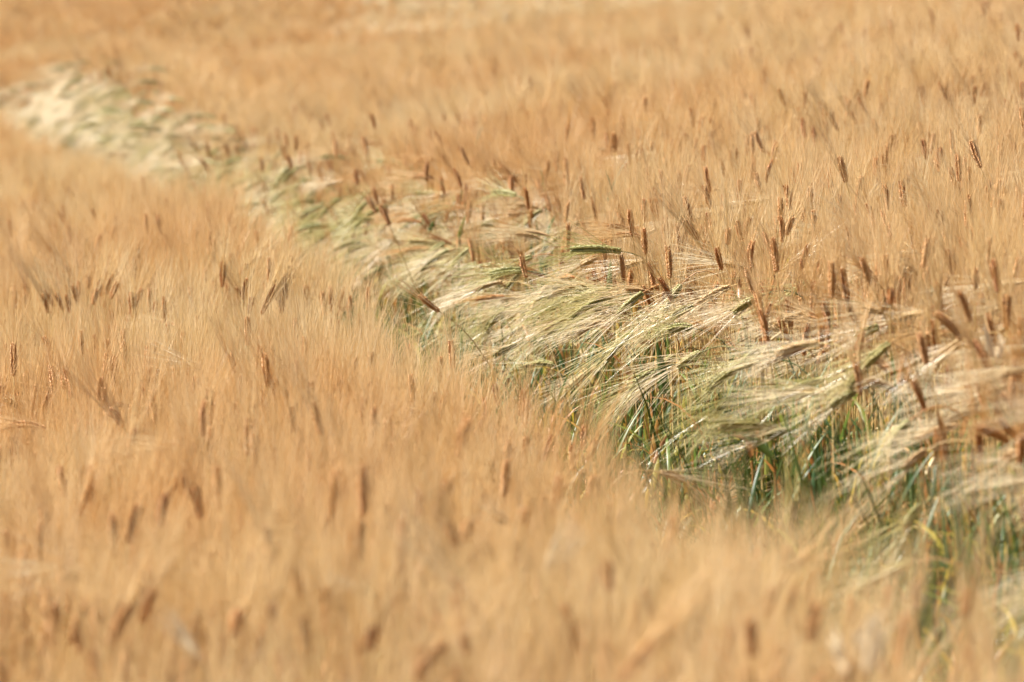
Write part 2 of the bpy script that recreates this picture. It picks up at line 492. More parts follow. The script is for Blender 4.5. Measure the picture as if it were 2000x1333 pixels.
# ------------------------------------------------------------------ ears that stand in open sight in the photo
RIPE = [  # ear base x, y -> tip x, y in the photo; words that single it out (or None)
(1638,257,1617,222,"stout brown ear standing clear above the crop right of centre"),(1625,302,1610,265,"brown ear tilted left just under the stout clear-standing one"),
(1524,307,1512,278,"darker upper ear of the crossing brown pair above the track"),(1522,325,1498,297,"lower left-tilted ear of the crossing brown pair above the track"),
(1415,271,1407,246,None),(1374,316,1376,288,None),(1360,290,1338,265,None),(1815,286,1818,250,None),(1771,292,1767,260,None),(1750,297,1748,267,None),
(1978,288,1969,258,None),(1967,223,1964,197,None),(1672,243,1662,222,None),(1511,213,1512,192,None),(1433,190,1436,170,None),(1877,426,1842,402,None),(1951,433,1953,395,None),
(1448,470,1440,437,None),(1363,470,1339,435,None),(1421,479,1422,451,None),(1536,460,1545,430,None),(1615,456,1580,453,"brown ear lying level above the pale swept awns"),
(1723,470,1692,447,None),(1713,551,1678,517,None),(1811,549,1778,524,None),(1860,540,1851,495,None),(1842,486,1823,467,None),(1541,517,1583,495,"brown ear leaning right out of the green edge"),
(1464,526,1417,517,"tan ear lying level with long awns streaming left"),(1482,384,1445,379,None),(1541,390,1510,402,"nodding tan ear with silvery awns sweeping left"),(1764,383,1725,370,None),
(1905,566,1907,531,None),(1907,314,1895,281,None),(1739,596,1739,570,None),(1011,357,982,327,None),(1132,352,1111,342,None),(1130,374,1094,390,"reddish brown ear nodding left at the top of the green edge"),
(1027,374,1001,394,None),(1100,361,1062,374,None),(1090,299,1082,275,None),(1277,419,1272,392,None),(1296,405,1292,382,None),(980,375,967,354,None),(1015,420,996,418,None),(1260,301,1241,290,None),
(434,562,435,516,"dark upright ear, tallest of the small cluster left of the track"),(475,586,482,550,"dark upright ear crossed by a fallen straw, left of the track"),(471,539,479,518,"small dark ear above the straw-crossed one left of the track"),
(486,614,491,586,None),(511,614,537,562,"long brown ear leaning right in the cluster left of the track"),(550,613,554,569,"rightmost upright brown ear of the cluster left of the track"),(488,518,499,504,None),
(140,545,131,522,None),(206,576,220,541,None),(161,578,130,558,None),(173,565,172,541,None),(105,600,88,570,None),(122,606,110,578,None),(192,580,196,552,None),(216,585,228,556,None),(150,590,141,562,None),(182,596,188,570,None),(95,612,84,579,None),(135,613,131,580,None),(60,588,50,560,None),(628,852,611,795,None),(574,845,570,803,None),(457,730,450,697,None),(194,784,197,744,None),(124,763,127,728,None),
(252,898,262,845,None),(35,796,3,775,None),(241,835,219,803,None),(212,1266,245,1187,"dark blurred ear leaning right, boldest in the near left crop"),(143,1260,161,1187,None),(278,1218,294,1159,None),(250,1063,268,993,None),
(156,1008,177,954,None),(94,1057,84,994,None),(457,1245,464,1201,None),(588,1176,569,1113,None),(535,1099,518,1033,None),(311,1033,320,973,None),(392,1015,381,960,None),(352,970,350,938,None),(10,1345,0,1300,"dark blurred ear cut by the bottom left corner"),
(189,1333,184,1278,None),(518,1236,530,1187,None),(810,1325,862,1261,"dark blurred ear arching right near the bottom edge"),(721,1274,729,1235,None),(932,1196,885,1137,"long blurred ear slanting left below the middle of the crop"),
(892,1080,877,1030,None),(911,1059,914,1023,None),(997,1027,971,1009,None),(1022,1025,1025,1000,None),(1210,1335,1269,1261,"long blurred brown ear arching right at the bottom edge"),(1275,1072,1259,1033,None),(823,1010,822,965,None),
(1150,975,1158,936,None),(1187,1157,1184,1108,None),(1524,1147,1573,1091,"boldest dark ear slanting right in front of the track"),(1610,1096,1651,1043,"dark ear slanting right, higher of the two before the track"),(1447,1129,1404,1096,None),
(1582,1254,1595,1190,None),(1530,1210,1551,1158,None),(1467,1285,1465,1220,None),(1496,1210,1508,1158,None),(1790,1194,1789,1148,None),(1886,1210,1891,1158,None),(1391,995,1412,973,None),(1062,902,1077,857,None),(1147,902,1162,865,None),
(1215,120,1215,103,None),(1076,147,1077,125,None),(1110,150,1112,125,None),(1277,124,1278,105,None),(1635,134,1633,110,None),(1192,225,1180,195,None),(1152,222,1139,200,None),(720,243,718,220,None),(636,262,626,239,None),
(557,313,553,288,None),(596,308,602,280,None),(682,292,683,268,None),(560,260,540,244,None),(530,255,526,238,None),(392,295,372,280,None),(446,305,440,285,None),(481,205,480,188,None),(951,175,953,150,None),
(392,722,372,712,"small ear nodding left in a pale spray, left of the near crop centre"),(188,1125,122,1113,"brown ear lying level at lower left with glinting awns"),(822,806,798,800,"ear bent level behind a shining white spray, middle of the near crop"),
(742,1172,712,1150,"blurred ear bent left under a soft pink-white spray"),(968,264,948,246,"small ear with a white spray high behind the green edge"),(1182,296,1160,286,"ear nodding left with long pale awns above the green edge"),(190,790,160,765,"blurred pale nodding ear in the near crop at far left"),
(1725,612,1690,603,"ripe ear with a bright white spray of awns swept left"),
]
GREEN = [
(832,412,747,490,"long arched green ear drooping left on a hooked dark stem"),(907,374,885,412,"short olive ear hanging left, highest beside the bare tall stem"),(1059,410,1026,443,None),(1141,430,1086,469,None),
(927,481,882,523,"curved green ear hanging from a dark arched stem mid-track"),(868,473,816,526,None),(744,524,709,547,None),(669,443,618,469,None),(720,478,684,488,None),(909,545,885,589,"plump herringbone green ear hanging steeply beside a green blade"),
(1015,535,981,589,None),(1072,557,1041,598,None),(1170,502,1137,517,None),(910,625,873,652,None),(1131,610,1068,640,None),(1011,673,969,694,None),(987,601,951,643,None),(1110,580,1080,601,None),
(1331,556,1299,604,"fat olive ear hanging beside a broken brown stem"),(1355,598,1313,622,None),(1427,560,1370,590,None),(1490,577,1436,607,None),(1595,550,1544,577,None),(1352,641,1310,643,"yellowish ear lying level behind the brown stem"),
(1256,572,1211,610,None),(1238,649,1187,700,None),(1499,679,1445,715,"olive ear hanging under a reddish bent blade"),(1370,688,1328,715,None),(1280,724,1235,760,None),(1610,742,1511,784,"long green ear stretched left, lowest of the large sharp ones"),
(1670,766,1628,790,None),(1740,671,1660,750,"largest sharp ear, arched with awns combed left"),(1882,666,1827,707,"tan ear nodding left under a dark hooked stem"),(1717,639,1677,657,None),(1777,822,1742,870,"fat green ear hanging below a tan husk"),
(1810,880,1772,912,None),(1547,840,1502,852,None),(1437,772,1400,807,"tan green ear with white fanned awns over the dark gap"),(1800,987,1770,1027,"low silvery green ear tucked against the bank stems"),(2008,880,1965,897,"ear at the frame edge trailing pale pink awns left"),
(117,212,99,228,None),(144,238,126,253,None),(202,223,183,246,None),(57,214,34,237,None),(28,231,18,249,None),(93,255,85,270,None),(366,333,333,360,None),(327,316,297,324,None),(225,300,207,324,None),(297,342,279,363,None),
(195,270,187,288,None),(168,270,156,291,None),(480,354,453,366,None),(258,240,237,255,None),(291,279,273,292,None),(600,352,578,366,None),(770,430,742,452,None),(560,372,530,392,None),
]

SIGHT = []
for q, tab in enumerate((RIPE, GREEN)):
    for bx, by, tx, ty, _w in tab:
        ex_ = .05 if q else (.10 if math.atan2(abs(tx - bx), by - ty) < .8 else .06)
        a_ = land(bx, by, ex_); s_ = F_PX / a_[1]
        SIGHT.append((min(bx, tx) / 1.0, max(bx, tx) / 1.0, a_[1], q, max(by, ty)))
for x0_, x1_, y_ in ((1160, 1180, 428), (1222, 1250, 600), (1184, 1195, 575), (1280, 1300, 760), (1400, 1515, 890), (1425, 1470, 890), (1822, 1848, 900), (1276, 1312, 900),
                     (893, 911, 460), (915, 930, 560), (1505, 1525, 590), (1440, 1450, 570), (1808, 1830, 600), (1320, 1346, 640), (920, 956, 470), (1535, 1555, 1075), (1660, 1740, 1290)):
    SIGHT.append((x0_, x1_, land((x0_ + x1_) / 2, y_, .03)[1], 1, y_))
SIGHT = np.array(SIGHT)
def in_sight(x, d, top):
    """True where a plant of this height would stand close in front of one of those ears."""
    px = 1000 + x / d * F_PX
    py = 666.5 + F_PX * math.tan(math.atan2(CAM_Z - (float(ground(x, d)) + top), d) - PITCH)
    mg = .022 * F_PX / d
    reach = np.where(SIGHT[:, 3] > 0, 1.3, 1.0)
    return bool(np.any((px > SIGHT[:, 0] - mg) & (px < SIGHT[:, 1] + mg) & (d < SIGHT[:, 2] - .01) & (d > SIGHT[:, 2] - reach) & (py < SIGHT[:, 4])))

# ------------------------------------------------------------------ the mass of ripe barley
rng = np.random.default_rng(11)
def ripe_upright(rng, fine=False, **kw):
    a = dict(H=rng.uniform(.68, .80), th_b=abs(rng.normal(0, .09)), th0=abs(rng.normal(.08, .26)), ear_len=rng.uniform(.042, .062),
             awn_len=rng.uniform(.125, .17), spread=rng.uniform(.2, .42), neck=.14, leaves=int(rng.uniform() < .8), fine=fine, sag=.02, n_awn=.8, fat=1.3)
    a['th1'] = a['th0'] + rng.uniform(0, .3)
    if rng.uniform() < .3: a['H'] += rng.uniform(.03, .08)
    a.update(kw)
    return plant_geo(rng, 'ripe', **a)
PATCH = .25
def make_patch(rng, n):
    p = Geo()
    k = int(math.ceil(math.sqrt(n)))
    for i in range(k):
        for j in range(k):
            g, _ = ripe_upright(rng)
            x = (i + rng.uniform(.05, .95)) / k * PATCH - PATCH / 2
            y = (j + rng.uniform(.05, .95)) / k * PATCH - PATCH / 2
            az = rng.uniform(0, 2 * math.pi)
            m = np.eye(4); c, s = math.cos(az), math.sin(az)
            m[:2, :2] = [[c, -s], [s, c]]; m[:3, 3] = (x, y, 0)
            p.merge(g, m)
    return p
NP, NS = 12, 14
patches = [make_patch(rng, 16) for _ in range(NP)]
singles = [ripe_upright(rng)[0] for _ in range(NS)]
def ripe_nod(rng, kind='pale', fine=False, **kw):
    th0 = rng.uniform(.9, 1.75)
    a = dict(H=rng.uniform(.66, .82), th_b=rng.uniform(.0, .12), th0=th0, th1=th0 + rng.uniform(.1, .6), ear_len=rng.uniform(.055, .08),
             awn_len=rng.uniform(.12, .16), spread=rng.uniform(.18, .32), bias=rng.uniform(.15, .5), neck=rng.uniform(.10, .18), leaves=1, fine=fine, sag=.05)
    a.update(kw)
    return plant_geo(rng, kind, **a)
nods = [ripe_nod(rng, ('pale', 'ripe', 'cream')[i % 3])[0] for i in range(12)]
talls = [ripe_upright(rng, H=rng.uniform(.80, .90), th0=abs(rng.normal(.1, .3)), n_awn=.6, fat=1.4, awn_len=rng.uniform(.10, .14))[0] for _ in range(12)]
c_ripe = source_coll("ripe_barley_source", patches + singles + nods + talls, "ripe_barley_sample")

def half_width(d): return .09 * d * 1.05 + 1.0
P_, R_, S_, I_ = [], [], [], []
def put(x, y, az, tilt, tiltaz, s, sz, idx):
    P_.append((x, y, float(ground(x, y)))); R_.append((tilt * math.cos(tiltaz), tilt * math.sin(tiltaz), az)); S_.append((s, s, sz)); I_.append(idx)
SINGLES_TO = 17.0
HOLE = land(165, 590)
def in_hole(x, y): return ((x - HOLE[0]) / .11) ** 2 + ((y - (HOLE[1] - .30)) / .32) ** 2 < 1
pale_mask = lambda x, d: (d > 49.3 + .6 * math.sin(x)) & (x > -.0262 * d + .25 * math.sin(d * 2.)) & (x < .075 * d + 1.0)
pp, pr_, ps, pi_ = [], [], [], []
for d in np.arange(4.2, 74, PATCH * .96):
    hw = half_width(d)
    for x in np.arange(-hw, hw, PATCH * .96):
        xx = x + rng.uniform(-.03, .03); yy = d + rng.uniform(-.03, .03)
        u = track_u(xx, yy)
        if -.13 < u < max(.62, float(green_reach(yy)) + .06): continue
        if in_hole(xx, yy) or yy < SINGLES_TO: continue
        far_extra = 1.0
        sz = (1 + .05 * wobble(xx, yy) + rng.normal(0, .012)) * float(edge_drop(u, yy))
        az = rng.integers(4) * math.pi / 2 + rng.normal(0, .12)
        rec = (xx, yy, float(ground(xx, yy)))
        # gentle lean of the whole stand to the left
        rot = (rng.normal(0, .06) + .05 * swirl(yy, xx), -.06 + .19 * swirl(xx, yy) + rng.normal(0, .05), az)
        if pale_mask(xx, yy):
            pp.append(rec); pr_.append(rot); ps.append((1, 1, sz)); pi_.append(int(rng.integers(6)))
        else:
            P_.append(rec); R_.append(rot); S_.append((1, 1, sz)); I_.append(int(rng.integers(NP)))
# single plants along both edges of the track, and the thinner mix inside the green edge
def scatter(u0, u1, dens, d0, d1, fn):
    area = (u1 - u0) * (d1 - d0)
    for _ in range(int(area * dens)):
        u = rng.uniform(u0, u1); d = rng.uniform(d0, d1)
        fn(u, d, .58 - .125 * (d - 6.4) + u)
def edge_near(u, d, x):
    if rng.uniform() < .9 and in_sight(x, d, .9): return
    put(x, d, rng.uniform(0, 6.28), 0, 0, 1, (1 + .05 * wobble(x, d) + rng.normal(0, .03)) * float(edge_drop(u, d)), NP + int(rng.integers(NS)))
    R_[-1] = (rng.normal(0, .05), rng.normal(.0, .07), R_[-1][2])
for d in np.arange(4.3, SINGLES_TO - .1, .1):
    hw = half_width(d)
    for _ in range(int(rng.poisson(2 * hw * .1 * 255))):
        x = rng.uniform(-hw, hw); dd = d + rng.uniform(0, .1); u = track_u(x, dd)
        if -.2 < u < max(.62, float(green_reach(dd)) + .06) or in_hole(x, dd): continue
        edge_near(u, dd, x)
        R_[-1] = (R_[-1][0] + .05 * swirl(dd, x), R_[-1][1] - .05 + .19 * swirl(x, dd), R_[-1][2])
scatter(-.27, .0, 250, 4.4, 58, edge_near)
scatter(.0, .05, 70, 4.4, 58, edge_near)
def edge_far(u, d, x):
    ub = float(green_reach(d))
    if u > max(.62, ub + .06) + .02 or rng.uniform() > float(sstep(.38, ub, u)): return
    edge_near(u, d, x)
    S_[-1] = (1, 1, S_[-1][2] * (.86 + .14 * float(sstep(.34, .5, u))))
scatter(.35, 1.1, 270, 4.4, 60, edge_far)
def nodding(u, d, x):
    if in_sight(x - .1, d, .95): return
    put(x, d, math.pi + rng.normal(0, .6), 0, 0, 1, (1 + .05 * wobble(x, d) + rng.normal(0, .04)) * float(edge_drop(track_u(x, d), d)), NP + NS + int(rng.integers(12)))
def nod_edge(u, d, x):
    if abs(u - float(green_reach(d))) < .25: nodding(u, d, x)
scatter(.40, 1.3, 30, 12, 30, nod_edge)
scatter(.40, .8, 22, 6, 12, nod_edge)
def tall(u, d, x):
    if abs(x) > half_width(d): return
    put(x, d, rng.uniform(0, 6.28), 0, 0, 1, rng.uniform(.94, 1.03), NP + NS + 12 + int(rng.integers(12)))
    R_[-1] = (rng.normal(0, .17), rng.normal(-.05, .2), R_[-1][2])
scatter(.55, 4.0, 20, 9, 24, tall)
scatter(.55, 1.6, 20, 9, 15, tall)
scatter(-3.5, -.3, 5, 8, 24, tall)
scatter(.55, 1.5, 26, 8.5, 17, nodding)
scatter(.7, 2.2, 16, 8.5, 22, nodding)
for d in np.arange(5, 60, .2):      # odd bent plants all through the stand
    hw = half_width(d)
    for _ in range(max(1, int(hw * 2 * .2 * (5 if d < 17 else 7)))):
        x = rng.uniform(-hw, hw)
        if not (-.3 < track_u(x, d) < .5): nodding(0, d + rng.uniform(0, .2), x)
stuff_obj("ripe_barley_crop", "golden ripe barley standing in a dense field on both sides of the track", c_ripe, P_, R_, S_, I_)

pale_p = []
def make_pale(rng):
    p = Geo()
    for i in range(25):
        g, _ = ripe_nod(rng, 'cream', th0=rng.uniform(.1, 1.2), H=rng.uniform(.72, .86)) if rng.uniform() < .6 else ripe_upright(rng)
        az = rng.uniform(0, 6.28); m = np.eye(4); c, s = math.cos(az), math.sin(az)
        m[:2, :2] = [[c, -s], [s, c]]; m[:3, 3] = ((i % 5 + rng.uniform()) * .05 - .125, (i // 5 + rng.uniform()) * .05 - .125, 0)
        p.merge(g, m)
    return p
c_pale = source_coll("pale_barley_source", [make_pale(rng) for _ in range(6)], "pale_barley_sample")
stuff_obj("pale_barley_crop", "paler cream barley on the far rise behind the golden field", c_pale, pp, pr_, ps, pi_)

# ------------------------------------------------------------------ the green edge of the track
rng = np.random.default_rng(23)
def green_nod(rng, kind='green', fine=False, **kw):
    th0 = rng.uniform(1.3, 2.15)
    a = dict(H=rng.uniform(.54, .76), th_b=rng.uniform(.0, .14), th0=th0, th1=th0 + rng.uniform(.2, .7), ear_len=rng.uniform(.085, .125),
             awn_len=rng.uniform(.12, .17), spread=rng.uniform(.32, .56), bias=rng.uniform(.1, .5), neck=rng.uniform(.10, .2), leaves=2, fine=fine, sag=.06, fat=1.75, n_awn=.66)
    a.update(kw)
    return plant_geo(rng, kind, **a)
gn = [green_nod(rng, ('blond', 'green', 'green', 'green')[i % 4])[0] for i in range(16)]
def tiller(rng):
    """A leafy shoot without an ear: stem, sheath and a few blades."""
    g = Geo()
    h = rng.uniform(.40, .74)
    P = np.array([[0, 0, 0], [rng.normal(0, .01), rng.normal(0, .01), h * .5], [rng.normal(0, .03), rng.normal(0, .03), h]])
    V, F = tubes(P[None], np.array([[.0024, .002, .0012]]), 4, rng)
    g.add(V, F, 'stem:stem_green', rng.uniform())
    for q in range(4):
        f = rng.uniform(.2, .95)
        p0 = P[0] * (1 - f) + P[2] * f
        leaf_geo(g, rng, p0, rng.uniform(0, 6.28), rng.uniform(.08, .26), rng.uniform(.006, .013), rng.uniform(0, .35), rng.uniform(.2, 2.6), rng.uniform() ** 1.35, 'leaf:leaf', True)
    return g
tl = [tiller(rng) for _ in range(14)]
def dark_tuft(rng):
    """A young sappy shoot: several upright broad green blades."""
    g = Geo()
    for q in range(7):
        p0 = np.array([rng.normal(0, .012), rng.normal(0, .012), rng.uniform(0, .28)])
        leaf_geo(g, rng, p0, rng.uniform(0, 6.28), rng.uniform(.28, .46), rng.uniform(.007, .013), rng.uniform(0, .15), rng.uniform(.15, .9), rng.uniform(0, .12), 'leaf:leaf_green', True)
    V, F = tubes(np.array([[[0, 0, 0], [.005, 0, .3], [.01, .005, .55]]]), np.array([[.003, .0025, .0012]]), 4, rng)
    g.add(V, F, 'stem:stem_green', .1)
    return g
dk = [dark_tuft(rng) for _ in range(8)]
c_green = source_coll("green_barley_source", gn + tl + dk, "green_barley_sample")
P_, R_, S_, I_ = [], [], [], []
def green(u, d, x):
    ub = float(green_reach(d))
    if in_sight(x - .1, d, .85) or in_sight(x, d, .85): return
    if u > ub * 1.04 or rng.uniform() < .6 * float(sstep(.5 * ub + .15, ub, u)): return
    put(x, d, math.pi + rng.normal(-.1, .85), 0, 0, 1, (.92 + .18 * float(sstep(.34, .52, u))) * rng.uniform(.80, 1.08), int(rng.integers(16)))
    R_[-1] = (rng.normal(0, .06), rng.normal(0, .06), R_[-1][2])
def far_green(u, d, x):
    green(u, d, x)
    if rng.uniform() < .85 and P_[-1][0] == x: I_[-1] = int(rng.choice([0, 4, 8, 12]))  # mostly pale-awned plants: sun glints on the crest put into awn colour
scatter(.34, .80, 34, 5.5, 14, green)
scatter(.36, 1.05, 36, 14, 26, green)
scatter(.34, .95, 190, 26, 50, far_green)
def shoot(u, d, x):
    put(x, d, rng.uniform(0, 6.28), 0, 0, 1, (.75 + .35 * float(sstep(.36, .8, u))) * rng.uniform(.7, 1.1), 16 + int(rng.integers(14)))
scatter(.31, .60, 1300, 5.5, 14, shoot)
scatter(.31, .56, 600, 14, 18, shoot)
scatter(.31, .5, 500, 18, 30, shoot)
scatter(.30, .48, 450, 30, 50, shoot)
scatter(.56, .95, 120, 8, 24, shoot)
scatter(.0, .31, 45, 5.5, 30, shoot)
def tuft(u, d, x):
    if rng.uniform() > .10 + .9 * math.exp(-((d - 9.9) / .9) ** 2): return
    put(x, d, rng.uniform(0, 6.28), 0, 0, 1, rng.uniform(.75, 1.12), 30 + int(rng.integers(8)))
scatter(.33, .66, 460, 6.5, 15, tuft)
scatter(.36, .60, 60, 15, 34, lambda u, d, x: put(x, d, rng.uniform(0, 6.28), 0, 0, 1, rng.uniform(.7, 1.0), 30 + int(rng.integers(8))))
for k in range(60):                 # green streak on the far rise
    t = rng.uniform()
    p = land(735 + 130 * t + rng.normal(0, 10), 8 + 38 * t + rng.normal(0, 4))
    put(p[0], p[1], rng.uniform(0, 6.28), 0, 0, 1.3, 1.15, int(rng.integers(16)))
stuff_obj("green_barley_growth", "unripe green barley and leafy shoots crowding the far bank of the track", c_green, P_, R_, S_, I_)

# ------------------------------------------------------------------ single plants
def yaw_matrix(a):
    m = np.eye(4); m[0, 0] = m[1, 1] = math.cos(a); m[0, 1] = -math.sin(a); m[1, 0] = math.sin(a); return m
def place_word(px, py):
    return f"{num_word(px / 20)} percent across and {num_word(py / 13.33)} down"
ONES = "nought one two three four five six seven eight nine ten eleven twelve thirteen fourteen fifteen sixteen seventeen eighteen nineteen".split()
TENS = "x x twenty thirty forty fifty sixty seventy eighty ninety".split()
def num_word(v):
    v = int(min(99, max(0, round(v))))
    return ONES[v] if v < 20 else TENS[v // 10] + ("-" + ONES[v % 10] if v % 10 else "")
def child(name, me, parent):
    o = bpy.data.objects.new(name, me); COL.objects.link(o); o.parent = parent; return o
grain_mesh = {}
def grain_for(mk):
    if mk not in grain_mesh:
        g = Geo(); V, F = GT[True]; g.add(V, F, mk, .5); grain_mesh[mk] = g.mesh("grain")
    return grain_mesh[mk]
def assemble(name, g, loc, yaw, label, cat, group=None, single_grains=False):
    root = bpy.data.objects.new(name, None); COL.objects.link(root)
    root.empty_display_size = .05
    root.location = loc; root.rotation_euler = (0, 0, yaw)
    root["label"] = label; root["category"] = cat
    if group: root["group"] = group
    child("stem", g.only(lambda k: k.startswith('stem')).mesh("stem"), root)
    ear = child("ear", g.only(lambda k: k.startswith('rachis')).mesh("ear"), root)
    if single_grains:
        gk = [k for k, c in g.K if k.startswith('grain')][0].split(':')[1]
        me = grain_for(gk)
        for p, d, a, b, l, w in zip(*g.grains):
            o = child("grain", me, ear)
            m = Matrix(((a[0] * w, b[0] * w, d[0] * l, p[0]), (a[1] * w, b[1] * w, d[1] * l, p[1]), (a[2] * w, b[2] * w, d[2] * l, p[2]), (0, 0, 0, 1)))
            o.matrix_local = m
    else:
        o = child("grain_cluster", g.only(lambda k: k.startswith('grain')).mesh("grain_cluster"), ear); o["kind"] = "stuff"
    o = child("awn_spray", g.only(lambda k: k.startswith('awn')).mesh("awn_spray"), ear); o["kind"] = "stuff"
    base = 0
    for V, F, (k, c), a in zip(g.V, g.F, g.K, g.A):
        if k.startswith('leaf'):
            lg = Geo(); lg.add(V, F - base, k, a); child("leaf", lg.mesh("leaf"), root)
        base += len(V)
    return root
def copy_plant(src, loc, yaw, sz, label, group):
    """Copies a plant with its parts and their sub-parts."""
    r = src.copy(); COL.objects.link(r); r.location = loc; r.rotation_euler = (0, 0, yaw); r.scale = (1, 1, sz)
    r["label"] = label; r["group"] = group
    for ch in list(src.children):
        c = ch.copy(); COL.objects.link(c); c.parent = r
        for gc in list(ch.children):
            q = gc.copy(); COL.objects.link(q); q.parent = c
    return r

def hero(name, kind, bx, by, tx, ty, label, cat, group=None, extra=0.05, track=None, single=False, out=0.0, awn=None, spread=None, bend=None, leaves=1, fat=1.0, seed=0):
    """A plant whose ear runs from one point of the photo (base) to another (tip), standing where that sight line meets the crop."""
    r_ = np.random.default_rng(seed * 7 + int(bx * 3 + by))
    tgt = land(bx, by, extra, track)
    s = F_PX / tgt[1]
    hx, vy = (tx - bx) / s, -(ty - by) / s
    L = math.hypot(hx, vy)
    th = math.atan2(abs(hx), vy)
    left = hx < 0
    nod = th > .7
    bend = bend if bend is not None else ((.45 if kind == 'green' else .25) if nod else .12)
    th0, th1 = max(th - bend * .5, 0.0), th + bend * .5
    yaw = (math.pi if left else 0.0) + r_.uniform(-.25, .25)
    L = L / max(.6, abs(math.cos(yaw - (math.pi if left else 0))))
    m = yaw_matrix(yaw)
    loc = tgt.copy(); H = .8
    kw = dict(th_b=.05 if nod else min(th * .35, .2), th0=th0, th1=th1, ear_len=L, awn_len=awn or (r_.uniform(.15, .19) if kind in ('green', 'blond') else r_.uniform(.13, .165)), spread=spread or (.46 if nod else .26),
              bias=r_.uniform(.15, .45) if nod else 0.0, neck=.15 if nod else .12, leaves=leaves, fine=True, sag=.05 if nod else .02, fat=fat)
    g = None
    base = np.array([0, 0, .8])
    for _ in range(3):
        rs = np.random.default_rng(seed * 13 + int(tx * 5 + ty))
        g, base = plant_geo(rs, kind, H=H, **kw)
        off = m[:3, :3] @ base
        loc = np.array([tgt[0] - off[0], tgt[1] - off[1], 0.]); loc[2] = float(ground(loc[0], loc[1])) - .004
        H = max(.2, tgt[2] - loc[2])
    return assemble(name, g, tuple(loc), yaw, label, cat, group, single)

for i, (bx, by, tx, ty, words_) in enumerate(RIPE):
    th = math.atan2(abs(tx - bx), by - ty)
    side = "left" if tx < bx else "right"
    look = "upright brown ear" if th < .25 else (f"brown ear tilted {side}" if th < .8 else f"brown ear bent over {side}")
    zone = "in the near crop" if track_u(land(bx, by)[0], land(bx, by)[1]) < 0 else "beyond the track"
    lab = words_ or f"{look} {zone}, {place_word((bx + tx) / 2, (by + ty) / 2)}"
    hero("ripe_barley", 'pale' if th > .9 else 'ripe', bx, by, tx, ty, lab, "barley", "ripe barley plants whose ears show above the awns",
         extra=.10 if th < .8 else .06, single=(by < 700 and (abs(bx - tx) + abs(by - ty)) > 42), seed=i, fat=1.3)

TAN = {(1170,502),(1427,560),(1882,666),(1810,880),(2008,880),(1131,610),(1072,557)}
for i, (bx, by, tx, ty, words_) in enumerate(GREEN):
    th = math.atan2(abs(tx - bx), by - ty)
    tan = (bx, by) in TAN
    colr = "tan" if tan else "green"
    zone = "on the far hump" if bx < 400 else "on the bank"
    lab = words_ or f"{colr} ear drooping left {zone}, {place_word((bx + tx) / 2, (by + ty) / 2)}"
    hero("green_barley", 'pale' if tan else ('green' if i % 3 else 'blond'), bx, by, tx, ty, lab, "barley", "drooping barley plants along the bank of the track",
         extra=.05, single=(bx > 640 and math.hypot(bx - tx, by - ty) > 55), seed=200 + i, fat=1.85, leaves=2)
hero("green_barley", 'green', 1542, 1080, 1548, 982, "upright blurred yellow-green ear standing in front of the track", "barley", "ripe barley plants whose ears show above the awns", extra=.10, seed=400, awn=.16, spread=.16, fat=1.7)
hero("ripe_barley", 'pale', 1288, 922, 1332, 936, "pale lodged ear lying level in the gap with awns pointing right", "barley", "drooping barley plants along the bank of the track", track=.12, seed=401)

# plants nothing tells apart: the nearest ones on each side
rng = np.random.default_rng(77)
protos = []
made = 0
while made < 150:
    px, py = rng.uniform(-20, 2020), 700 + 680 * rng.uniform() ** .6
    p = land(px, py, .02)
    if not (track_u(p[0], p[1]) < -.03): continue
    yaw = rng.uniform(0, 6.28); zn = "at the lower left" if px < 700 else ("at the bottom middle" if px < 1300 else "at the lower right")
    lab = f"blurred ripe barley plant standing in the soft near crop {zn}"; grp = f"ripe barley plants of the near crop {zn}"
    loc = (p[0], p[1], float(ground(p[0], p[1])))
    ed = float(edge_drop(track_u(p[0], p[1]), p[1]))
    if len(protos) < 10:
        g, _ = ripe_upright(rng, True, leaves=1)
        protos.append(assemble("ripe_barley", g, loc, yaw, lab, "barley", grp)); protos[-1].scale = (1, 1, ed)
    else:
        copy_plant(protos[int(rng.integers(len(protos)))], loc, yaw, (1 + .05 * float(wobble(p[0], p[1])) + rng.normal(0, .02)) * ed, lab, grp)
    made += 1
protos = []
made = 0
while made < 225:
    d = 7.0 + 25 * rng.uniform() ** 1.1
    u = .36 + (float(green_reach(d)) - .36) * rng.uniform() ** 1.2
    x = .58 - .125 * (d - 6.4) + u
    if abs(x) > .09 * d: continue
    yaw = math.pi + rng.normal(-.1, .75); zn = "the lower right end" if d < 11 else ("the middle" if d < 20 else "the far left end")
    lab = f"drooping green barley packed among its like at {zn} of the bank"; grp = f"green barley plants at {zn} of the bank"
    if in_sight(x - .1, d, .85) or in_sight(x, d, .85): continue
    loc = (x, d, float(ground(x, d)))
    sz = (.92 + .18 * float(sstep(.34, .52, u))) * rng.uniform(.68 if u < .43 else .82, 1.08)
    if len(protos) < 14:
        g, _ = green_nod(rng, ('green', 'green', 'blond', 'green', 'pale')[len(protos) % 5], True)
        r = assemble("green_barley", g, loc, yaw, lab, "barley", grp); r.scale = (1, 1, sz); protos.append(r)
    else:
        copy_plant(protos[int(rng.integers(len(protos)))], loc, yaw, sz, lab, grp)
    made += 1

